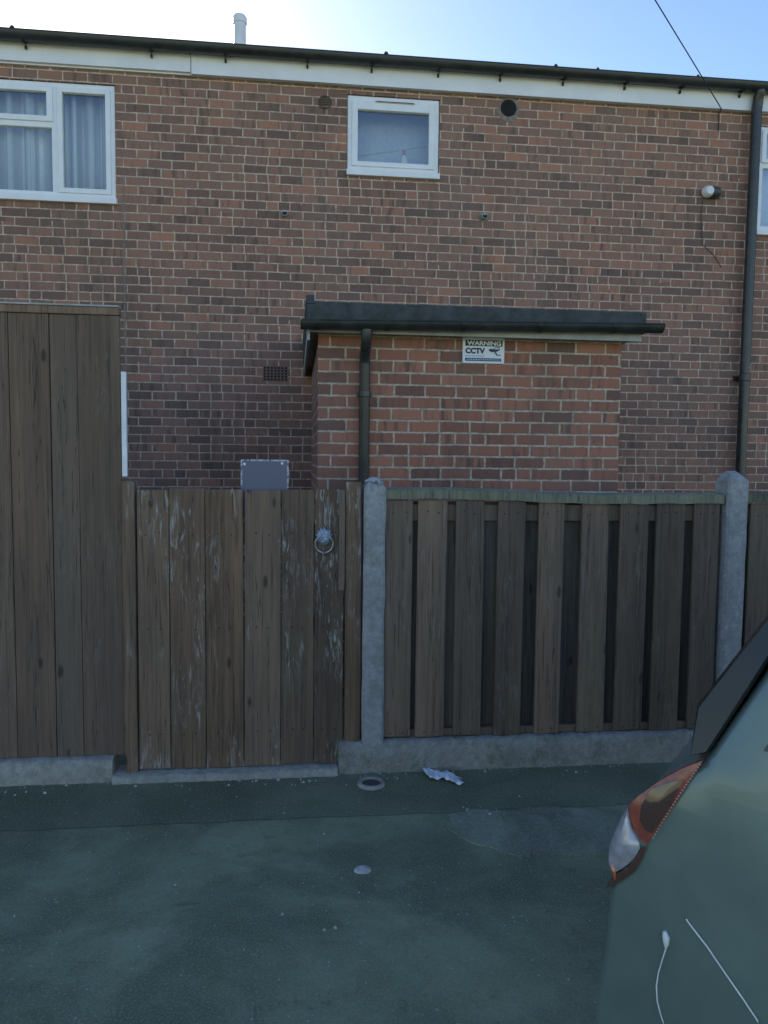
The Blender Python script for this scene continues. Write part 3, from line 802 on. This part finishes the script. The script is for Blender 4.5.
# gate posts
def wpost(xa, xb, z1, lab, bev=.006):
    b = MB(); b.box(xa, xb, YF-.02, YF+.065, 0, z1, bev=bev, skew=(-.002, 0))
    return tag(b.build('gate_post', MAT['gatewood']), lab, 'post', 'gate posts')
wpost(-.834, -.772, 1.475, 'narrow wooden gate post on the hinge side against the tall boarding')
wpost(.2495, .329, 1.478, 'wooden gate post between the gate and the concrete fence post')
b = rough_block(-.886, .215, YF-.075, YF+.07, -.05, .036, 50, .004)
tag(b.build('concrete_threshold', MAT['plinth'], smooth=50), 'low strip of concrete on the ground under the wooden gate', 'threshold')

# blue-grey chipped board / box above the gate
bx = MB(); bm = bmesh.new()
n1, n2 = 24, 14
X0, X1, Z0, Z1 = -.272, -.036, 1.442, 1.585
vs = []
for j in range(n2+1):
    for i in range(n1+1):
        vs.append((X0+(X1-X0)*i/n1, YF+.055, Z0+(Z1-Z0)*j/n2))
bx.raw(vs, [(j*(n1+1)+i, j*(n1+1)+i+1, (j+1)*(n1+1)+i+1, (j+1)*(n1+1)+i) for j in range(n2) for i in range(n1)])
for idx, v in enumerate(vs):
    du_ = min(v[0]-X0, (X1-v[0])*1.6, (Z1-v[2])); bx.t[idx] = (1.0 if du_ < .009 else 0.0, 0, 0)
for q in ((X0, X1, Z0-.3, Z0),): pass
bx.box(X0, X1, YF+.0551, YF+.13, 1.30, Z1-.0005, tint=(0, 0, 0))
ob = bx.build('box_shell', MAT['board'])
lb = thing('letter_box', (-.154, YF+.09, 1.30), 'flat blue grey painted box with chipped white edges showing above the gate', 'box')
ob.parent = lb; ob.location = ob.location-lb.location; ob.name = 'shell'
s_ = MB()
for q in [(-.254, 1.562), (-.068, 1.567)]:
    s_ = MB(); s_.lathe([(0, -.003), (.006, -.002), (.007, 0)], (q[0], YF+.055, q[1]), 'Y', 10); s_.build('screw_head', MAT['whitestrip'], lb)

# ------------------------------------------------------------------ tall boarding at the left
tall = thing('tall_boarding', (-2.3, YF, .1), 'tall brown vertical timber boarding left of the gate', 'fence')
b = MB()
tx = [-.836, -1.034, -1.161, -1.345, -1.52, -1.68, -1.86, -2.02, -2.2, -2.38, -2.55, -2.74, -2.92, -3.1, -3.28, -3.46, -3.65, -3.82, -4.0]
for i in range(len(tx)-1):
    board(b, tx[i+1]+.0015, tx[i]-.0015, .118, 2.262, YF+.004, YF+.026, rnd.uniform(-.001, .001), .002)
b.build('boards', MAT['tallwood'], tall)
b = MB(); b.box(-4.0, -.836, YF-.006, YF+.04, 2.264, 2.300, bev=.004); b.build('top_rail', MAT['tallwood'], tall)
b = MB(); b.box(-4.0, -.838, YF-.010, YF+.05, 2.3015, 2.309); b.build('sunlit_capping', MAT['soffit'], tall)  # sunlit top edge put in as a pale colour
b = MB()
for z in (.35, 1.2, 2.05): b.box(-4.0, -.85, YF+.0265, YF+.075, z-.045, z+.045, bev=.004)
b.build('rails', MAT['tallwood'], tall)
b = MB(); b.box(-.8355, -.812, YF+.006, YF+.03, 1.497, 2.0, bev=.002); b.build('edge_strip', MAT['whitestrip'], tall)
b = rough_block(-4.05, -.888, YF-.05, YF+.06, -.05, .116, 110, .004)
b.build('plinth', MAT['plinth'], tall, smooth=50)

# ------------------------------------------------------------------ litter and stone
b = MB(); n = 16; mrow = 5; vs = []
for i in range(n+1):
    t_ = i/n; x_ = .655+.155*t_; yc = 3.735-.075*t_+.012*math.sin(t_*6); hw = (.055+.02*math.sin(t_*9+1))*math.sin(min(1, max(.18, t_*1.1+.12))*math.pi*.8+.3)
    hw = .066+.018*math.sin(t_*8+1)-.03*max(0, t_-.8)*5*.6-.02*max(0, .15-t_)*5
    for j in range(mrow+1):
        u = j/mrow-.5
        vs.append((x_+rnd.uniform(-.004, .004)-.03*u, yc+u*2*hw+rnd.uniform(-.003, .003), .006+.014*abs(math.sin(t_*11+u*5))+rnd.uniform(0, .005)))
b.raw(vs, [(i*(mrow+1)+j, i*(mrow+1)+j+1, (i+1)*(mrow+1)+j+1, (i+1)*(mrow+1)+j) for i in range(n) for j in range(mrow)])
o = b.build('paper_scrap', MAT['paper'], smooth=40); m = o.modifiers.new('thickness', 'SOLIDIFY'); m.thickness = .002
tag(o, 'crumpled scrap of white paper on the tarmac below the fence base', 'litter')
b = MB(); n = 14
prof = [(0, .022), (.012, .0215), (.024, .018), (.032, .010), (.034, .003), (.031, 0), (0, 0)]
b.lathe(prof, (.262, 2.868, 0), seg=n)
for v in b.v:
    v.x = .262+(v.x-.262)*1.02; v.y = 2.868+(v.y-2.868)*.8*(1+.1*math.sin(v.x*140)); v.z *= .72*(1+.12*math.sin(v.x*90+v.y*60))
tag(b.build('pebble', MAT['stone'], smooth=60), 'single pale smooth pebble lying on the tarmac', 'stone')

# small ring added on the tarmac in place of a lens ghost, and loose grit
cx0, cy0 = .372, 3.655
ghost = thing('lens_ghost_ring', (cx0, cy0, 0), 'small added ring shaped after a lens ghost on the tarmac below the concrete post', 'lens ghost')
b = MB(); b.lathe([(.046, 0), (.046, .010), (.050, .015), (.062, .015), (.067, .008), (.069, 0)], (cx0, cy0, 0), seg=32, closed=True); b.build('rim', MAT['plinth'], ghost, smooth=35)  # outer rim of the added lens ghost ring
b = MB(); b.lathe([(0, .006), (.03, .006), (.045, .005), (.045, .001)], (cx0, cy0, 0), seg=28); b.build('ghost_centre', MAT['vent'], ghost, smooth=35)
b = MB()
def crumb(x_, y_, s_):
    n_ = 6; q0 = rnd.uniform(0, 6)
    ring = [(x_+s_*rnd.uniform(.6, 1.1)*math.cos(q0+2*math.pi*k/n_), y_+s_*rnd.uniform(.6, 1.1)*math.sin(q0+2*math.pi*k/n_), 0) for k in range(n_)]
    mid_ = [(p_[0]*.8+x_*.2, p_[1]*.8+y_*.2, s_*rnd.uniform(.4, .8)) for p_ in ring]
    b.raw(ring+mid_+[(x_, y_, s_*.9)], [(k, (k+1) % n_, n_+(k+1) % n_, n_+k) for k in range(n_)]+[(n_+k, n_+(k+1) % n_, 2*n_) for k in range(n_)], 0, (rnd.random(),)*3)
for i in range(240):
    x_ = rnd.uniform(-1.6, 2.3)
    if i < 130:
        y_ = YF-.055-abs(rnd.gauss(0, .05))
    elif i < 170:
        x_ = rnd.gauss(.80, .09); y_ = rnd.gauss(3.29, .03)
    else:
        y_ = rnd.uniform(2.0, 3.75)
    crumb(x_, y_, min(.011, .0025+abs(rnd.gauss(0, .0032))))
g = G('grit'); t = g.attr('tint'); ts = g.n('SeparateXYZ'); g.put(ts.inputs[0], t.outputs['Color'])
g.set(Base_Color=g.mix(ts.outputs[0], (.16, .15, .12), (.50, .50, .46)), Roughness=.9)
tag(b.build('grit', g.m), 'loose pale grit scattered on the tarmac', 'grit', kind='stuff')

# ------------------------------------------------------------------ parked car
ang = R(-42)
car = thing('parked_car', (.655, 1.50, 0), 'grey green hatchback parked beside the camera showing its rear corner', 'car')
car.rotation_euler = (0, 0, ang)
MAT['paint'] = plain('car_paint', (.165, .225, .20), .38, metal=.3, var=.10, nscale=3.5, coat=.35)
MAT['carglass'] = plain('car_dark_glass', (.03, .036, .04), .06, var=.1)
MAT['cartrim'] = plain('black_trim', (.020, .023, .023), .28, var=.2)
MAT['rubber'] = plain('tyre_rubber', (.018, .018, .018), .85, var=.2)
MAT['rim'] = plain('alloy_rim', (.45, .46, .47), .3, metal=.8)
g = G('red_lens'); nz = g.noise(g.pos(), 60, 2)
g.set(Base_Color=g.mix(g.step(nz, .35, .65), (.33, .085, .048), (.24, .06, .042)), Roughness=.25, Coat_Weight=.4, Coat_Roughness=.2)
MAT['redlens'] = g.m
g = G('dark_red_lens'); g.set(Base_Color=g.mix(g.noise(g.pos(), 40, 2), (.10, .045, .032), (.065, .04, .032)), Roughness=.12, Coat_Weight=1.0); MAT['darklens'] = g.m
g = G('clear_lens')
vo = g.n('TexVoronoi'); g.put(vo.inputs['Vector'], g.pos()); vo.inputs['Scale'].default_value = 45
g.set(Base_Color=g.mix(vo.outputs['Distance'], (.46, .44, .47), (.27, .27, .30)), Roughness=.25, Coat_Weight=.4, Coat_Roughness=.2, Metallic=.2)
g.bump(vo.outputs['Distance'], .25, .004); MAT['clearlens'] = g.m
MAT['amber'] = plain('amber_lens', (.40, .10, .03), .15, coat=1)
MAT['dots'] = plain('pale_lens_dots', (.62, .42, .38), .3)
CW = 1.70
def side_off(z):
    return .035*((z-.68)/.4)**2 if z < .98 else .035*((.98-.68)/.4)**2+(z-.98)*.24
def arch(cx, r, z0, k0=0, n=9):
    return [(cx+r*math.cos(q), z0+r*math.sin(q)) for q in [math.pi*i/n for i in range(n+1)]]
low = .24
prof = [(0.0209, 0.2272), (-0.0273, 0.2786), (-0.0347, 0.3585), (-0.0253, 0.4594), (-0.009, 0.5568), (-0, 0.7049), (0.0078, 0.7699), (0.0216, 0.82), (0.0443, 0.8703), (0.0838, 0.9358), (0.1285, 0.9771), (0.1755, 1.012), (0.2795, 1.209), (.36, 1.345), (.42, 1.40), (.52, 1.445), (.8, 1.485), (1.2, 1.50), (1.65, 1.475), (1.95, 1.40), (2.55, 1.02), (2.72, .965), (3.2, .90), (3.52, .80), (3.68, .68), (3.74, .52), (3.74, .36), (3.68, .26), (3.5, low)]
prof += [(3.08+.36*math.cos(q), .30+.36*math.sin(q)) for q in [R(a_) for a_ in range(-10, 191, 18)]]
prof += [(2.68, low), (1.12, low)]
prof += [(.70+.36*math.cos(q), .30+.36*math.sin(q)) for q in [R(a_) for a_ in range(-10, 191, 18)]]
prof += [(.30, low)]
def shrink(pf, d):
    n = len(pf); o = []
    for i in range(n):
        a_, c_, e_ = Vector(pf[i-1]), Vector(pf[i]), Vector(pf[(i+1) % n])
        n1_ = (c_-a_).normalized(); n2_ = (e_-c_).normalized()
        nn = Vector((n1_.y, -n1_.x))+Vector((n2_.y, -n2_.x)); nn.normalize()
        o.append(c_+nn*d)
    return o
bm = bmesh.new()
layers = [(0.0, .022), (.007, .010), (.022, .003), (.045, 0), (CW/2, -.015), (CW-.045, 0), (CW-.022, .003), (CW-.007, .010), (CW, .022)]
rings = []
for y_, ins in layers:
    rings.append([bm.verts.new((p_[0], y_, p_[1])) for p_ in shrink(prof, ins)])
n = len(prof)
for i in range(len(rings)-1):
    for k in range(n):
        bm.faces.new((rings[i][k], rings[i][(k+1) % n], rings[i+1][(k+1) % n], rings[i+1][k]))
bm.faces.new(rings[0][::-1]); bm.faces.new(rings[-1])
for x_ in [.1*i for i in range(1, 37)]:
    bmesh.ops.bisect_plane(bm, geom=bm.verts[:]+bm.edges[:]+bm.faces[:], plane_co=(x_, 0, 0), plane_no=(1, 0, 0))
for z in [.3+.06*i for i in range(20)]:
    bmesh.ops.bisect_plane(bm, geom=bm.verts[:]+bm.edges[:]+bm.faces[:], plane_co=(0, 0, z), plane_no=(0, 0, 1))
bmesh.ops.triangulate(bm, faces=[f for f in bm.faces if len(f.verts) > 4])
for v in bm.verts:
    k = side_off(v.co.z); t_ = v.co.y/CW
    v.co.y = v.co.y+k*(1-2*t_)
bmesh.ops.recalc_face_normals(bm, faces=bm.faces[:])
me = bpy.data.meshes.new('body'); bm.to_mesh(me); bm.free()
me.materials.append(MAT['paint']); me.shade_smooth(); me.set_sharp_from_angle(angle=R(38))
body = bpy.data.objects.new('body', me); col.objects.link(body); body.parent = car

def carpart(name, mb, mat, smooth=40, par=None):
    par = par or car
    if not isinstance(mat, (list, tuple)): mat = [mat]
    me = bpy.data.meshes.new(name); me.from_pydata([tuple(v) for v in mb.v], [], mb.f)
    for m in mat: me.materials.append(m)
    me.polygons.foreach_set('material_index', mb.mi)
    bm = bmesh.new(); bm.from_mesh(me); bmesh.ops.remove_doubles(bm, verts=bm.verts[:], dist=1e-5); bmesh.ops.recalc_face_normals(bm, faces=bm.faces[:]); bm.to_mesh(me); bm.free()
    me.shade_smooth(); me.set_sharp_from_angle(angle=R(smooth))
    o = bpy.data.objects.new(name, me); col.objects.link(o); o.parent = par
    return o
def panel(b, pts, lift, depth, side=0, mi=0, dome=.004):
    # a patch that follows the flank: outer face proud of the body by lift
    n_ = len(pts)
    def y_(z, l):
        v = side_off(z)-l
        return v if side == 0 else CW-v
    c_ = (sum(p_[0] for p_ in pts)/n_, sum(p_[1] for p_ in pts)/n_)
    outer = [(p_[0], y_(p_[1], lift), p_[1]) for p_ in shrink(pts, -.004)] if False else [(p_[0], y_(p_[1], lift), p_[1]) for p_ in pts]
    inner = [(p_[0], y_(p_[1], -depth), p_[1]) for p_ in pts]
    mid = [(c_[0], y_(c_[1], lift+dome), c_[1])]
    ring1 = [(p_[0]*.45+c_[0]*.55, y_(p_[1]*.45+c_[1]*.55, lift+dome*.72), p_[1]*.45+c_[1]*.55) for p_ in pts]
    vs = outer+inner+mid+ring1
    fs = [(i, (i+1) % n_, n_+(i+1) % n_, n_+i) for i in range(n_)]+[(i, (i+1) % n_, 2*n_+1+(i+1) % n_, 2*n_+1+i) for i in range(n_)]+[(2*n_+1+i, 2*n_+1+(i+1) % n_, 2*n_) for i in range(n_)]
    b.raw(vs, fs, mi)
# tailgate: dark glass and spoiler edge standing behind the pillar
b = MB(); tg = [(0.1476, 1.009), (0.1524, 1.108), (0.2643, 1.296), (.37, 1.43), (.46, 1.472), (.56, 1.475), (.46, 1.425), (.395, 1.385), (0.307, 1.284), (0.279, 1.222), (0.1823, 1.021)]
sec = []
for yy_, ins in ((.0, .006), (.012, 0), (CW-.012, 0), (CW, .006)):
    sec.append([(p_[0], yy_+side_off(p_[1])*(1-2*yy_/CW), p_[1]) for p_ in shrink(tg, ins)])
m_ = len(tg)
b.raw([v for s__ in sec for v in s__], [(i*m_+k, i*m_+(k+1) % m_, i*m_+m_+(k+1) % m_, i*m_+m_+k) for i in range(3) for k in range(m_)]+[tuple(range(m_)), tuple(3*m_+k for k in range(m_))])
carpart('tailgate_window', b, MAT['cartrim'], 35)
# flank glass
for s_ in (0, 1):
    for nm, pts in (('quarter_window', [(0.2808, 1.051), (.62, 1.03), (.66, 1.37), (.52, 1.37), (.44, 1.33), (.375, 1.25)]),
                    ('door_window', [(.70, 1.03), (1.32, 1.01), (1.34, 1.405), (.74, 1.385)]), ('door_window', [(1.40, 1.01), (2.36, .99), (2.0, 1.28), (1.82, 1.385), (1.42, 1.405)])):
        b = MB(); panel(b, pts, .003, .01, s_); carpart(nm, b, MAT['carglass'], 20)
b = MB(); vs = [(2.02, .17, 1.375), (2.02, CW-.17, 1.375), (2.50, CW-.10, 1.068), (2.50, .10, 1.068)]
b.raw([(x_+.012, y_, z_+.016) for x_, y_, z_ in vs]+[(x_-.02, y_, z_-.03) for x_, y_, z_ in vs], [(0, 1, 2, 3), (4, 7, 6, 5), (0, 4, 5, 1), (1, 5, 6, 2), (2, 6, 7, 3), (3, 7, 4, 0)])
carpart('windscreen', b, MAT['carglass'], 20)
for s_ in (0, 1):
    lt = bpy.data.objects.new('tail_light', None); col.objects.link(lt); lt.parent = car
    b = MB(); panel(b, [(0.0379, 0.8871), (0.0568, 0.9117), (0.0986, 0.9541), (0.1382, 0.987), (0.1756, 1.01), (0.149, 0.9549), (0.116, 0.8857), (0.0904, 0.8405), (0.0796, 0.8174), (0.0663, 0.8258), (0.0498, 0.8466), (0.0434, 0.8654)], .006, .012, s_, 0, .008); carpart('red_lens', b, MAT['redlens'], 60, lt)
    b = MB(); panel(b, [(0.0838, 0.9358), (0.1188, 0.9574), (0.1447, 0.9688), (0.1178, 0.8983), (0.0903, 0.8472), (0.0751, 0.8498), (0.0637, 0.868), (0.0653, 0.896)], .0115, .004, s_, 0, .005); carpart('inner_reflector', b, MAT['darklens'], 60, lt)
    b = MB(); panel(b, [(0.0369, 0.8851), (0.0251, 0.859), (0.0093, 0.814), (0.0025, 0.7841), (0.0038, 0.7597), (0.0122, 0.7359), (0.0305, 0.7524), (0.0547, 0.7792), (0.0666, 0.8075), (0.0623, 0.8216), (0.0479, 0.8397), (0.0414, 0.8623)], .006, .012, s_, 0, .013); carpart('clear_lens', b, MAT['clearlens'], 60, lt)
    b = MB(); panel(b, [(0.0132, 0.734), (-0.0021, 0.6997), (0.0123, 0.7092), (0.0357, 0.7303), (0.0589, 0.7572), (0.0738, 0.7907), (0.0796, 0.8154), (0.0686, 0.8077), (0.0567, 0.7774), (0.0315, 0.7496)], .005, .012, s_); carpart('lens_surround', b, MAT['darklens'], 30, lt)
    b = MB(); panel(b, [(0.0079, 0.7571), (0.0132, 0.736), (0.0183, 0.7256), (0.0214, 0.7299), (0.0193, 0.7464), (0.014, 0.7587)], .0085, .004, s_); carpart('amber_strip', b, MAT['amber'], 30, lt)
    b = MB()
    for i in range(26):
        t_ = i/25; x_ = .1718+(.0925-.1718)*t_; z_ = 1.003+(.838-1.003)*t_+.004*math.sin(t_*3.1)
        yy_ = side_off(z_)-.0095; yy_ = yy_ if s_ == 0 else CW-yy_
        b.lathe([(0, -.002), (.0013, -.001), (.0016, .001), (0, .002)], (x_, yy_, z_), 'Y', 6)
    carpart('reflector_dots', b, MAT['dots'], 60, lt)
    b = MB(); panel(b, [(3.42, .80), (3.63, .70), (3.68, .63), (3.58, .60), (3.40, .66), (3.30, .75)], .006, .012, s_); carpart('headlight', b, MAT['clearlens'], 30)
    b = MB(); panel(b, [(1.22, .845), (1.38, .85), (1.38, .875), (1.22, .87)], .02, .01, s_); carpart('door_handle', b, MAT['paint'], 30)
    b = MB(); yy_ = side_off(1.0)-.11 if s_ == 0 else CW-side_off(1.0)+.11
    b.lathe([(0, -.09), (.05, -.08), (.075, -.02), (.075, .03), (.05, .07), (0, .075)], (2.30, yy_, 1.03), 'Y', 16); carpart('wing_mirror', b, MAT['paint'], 50)
    for wx in (.70, 3.08):
        wh = bpy.data.objects.new('wheel', None); col.objects.link(wh); wh.parent = car
        yc = .12 if s_ == 0 else CW-.12; sg_ = -1 if s_ == 0 else 1
        b = MB(); b.lathe([(.20, -.09), (.27, -.095), (.30, -.08), (.312, -.04), (.312, .04), (.30, .08), (.27, .095), (.20, .09)], (wx, yc, .312), 'Y', 36, closed=True); carpart('tyre', b, MAT['rubber'], 30, wh)
        b = MB(); b.lathe([(.205, .085), (.19, .075), (.185, -.085), (.205, -.088)], (wx, yc, .312), 'Y', 32)
        b.lathe([(0, sg_*.085), (.045, sg_*.08), (.05, sg_*.04), (.19, sg_*.0), (0, sg_*.0)], (wx, yc, .312), 'Y', 32)
        for k in range(7):
            q = 2*math.pi*k/7; p0 = Vector((wx+.03*math.cos(q), yc+sg_*.07, .312+.03*math.sin(q))); p1 = Vector((wx+.195*math.cos(q), yc+sg_*.065, .312+.195*math.sin(q)))
            b.tube([p0, p1], [.022, .016], 8)
        carpart('rim', b, MAT['rim'], 40, wh)
# fine seam of the bumper
b = MB()
# white cord hanging on the flank
def cp_(s_, z_, l=.004): return Vector((s_, side_off(z_)-l, z_))
cm = MB()
pA = [(0.1619, 0.6924), (0.1688, 0.6848), (0.2034, 0.6506), (0.2373, 0.6106), (0.2709, 0.5715), (0.2974, 0.538), (0.3132, 0.4962), (0.3267, 0.438)]
pB = [(0.1266, 0.6218), (0.1193, 0.5916), (0.1118, 0.5579), (0.1083, 0.5266), (0.1106, 0.4939), (0.1172, 0.468), (0.1248, 0.4464), (0.1501, 0.4092), (0.1998, 0.3936), (0.2589, 0.3996), (0.3074, 0.4213), (0.3267, 0.438)]
def dens(p_):
    o = []
    for i in range(len(p_)-1):
        for k in range(4):
            t_ = k/4; o.append((p_[i][0]*(1-t_)+p_[i+1][0]*t_, p_[i][1]*(1-t_)+p_[i+1][1]*t_))
    return o+[p_[-1]]
rot = Matrix.Rotation(ang, 4, 'Z'); base = car.location
cm.tube([base+rot@cp_(*p_) for p_ in dens(pA)], .0017, 6)
cm.tube([base+rot@cp_(*p_) for p_ in dens(pB)], .0015, 6)
cm.tube([base+rot@cp_(*p_) for p_ in [(0.1249, 0.617), (0.1254, 0.6261), (0.1249, 0.639), (0.1215, 0.6515)]], [.002, .0055, .0075, .004], 8)
tag(cm.build('cord', MAT['cord'], smooth=60), 'thin white cord with a small tag looped against the rear flank of the car', 'cord')

# ------------------------------------------------------------------ light
SUN_EL, SUN_AZ = 25.3, -17.0
wd = bpy.data.worlds.new('World'); sc.world = wd; wd.use_nodes = True
nt = wd.node_tree
sky = nt.nodes.new('ShaderNodeTexSky'); sky.sky_type = 'NISHITA'; sky.sun_disc = False
sky.sun_elevation = R(SUN_EL); sky.sun_rotation = R(SUN_AZ); sky.altitude = 50; sky.air_density = 1.0; sky.dust_density = .35; sky.ozone_density = 1.0
hs = nt.nodes.new('ShaderNodeHueSaturation'); hs.inputs['Saturation'].default_value = 1.2; hs.inputs['Hue'].default_value = .512
nt.links.new(sky.outputs[0], hs.inputs['Color'])
bg = nt.nodes['Background']; nt.links.new(hs.outputs[0], bg.inputs[0]); bg.inputs[1].default_value = .059
sl = bpy.data.lights.new('sun', 'SUN'); sl.energy = 5; sl.angle = R(.53); sl.color = (1, .93, .82)
so = bpy.data.objects.new('sun', sl); col.objects.link(so)
sd = Vector((math.sin(R(SUN_AZ))*math.cos(R(SUN_EL)), math.cos(R(SUN_AZ))*math.cos(R(SUN_EL)), math.sin(R(SUN_EL))))
so.rotation_euler = sd.to_track_quat('Z', 'Y').to_euler(); so.location = sd*60

sc.view_settings.view_transform = 'Standard'; sc.view_settings.look = 'None'; sc.view_settings.gamma = 1; sc.view_settings.use_curve_mapping = False
sc.view_settings.exposure = 2.08
sc.render.engine = 'CYCLES'
sc.cycles.use_denoising = True
sc.cycles.max_bounces = 8; sc.cycles.transparent_max_bounces = 16
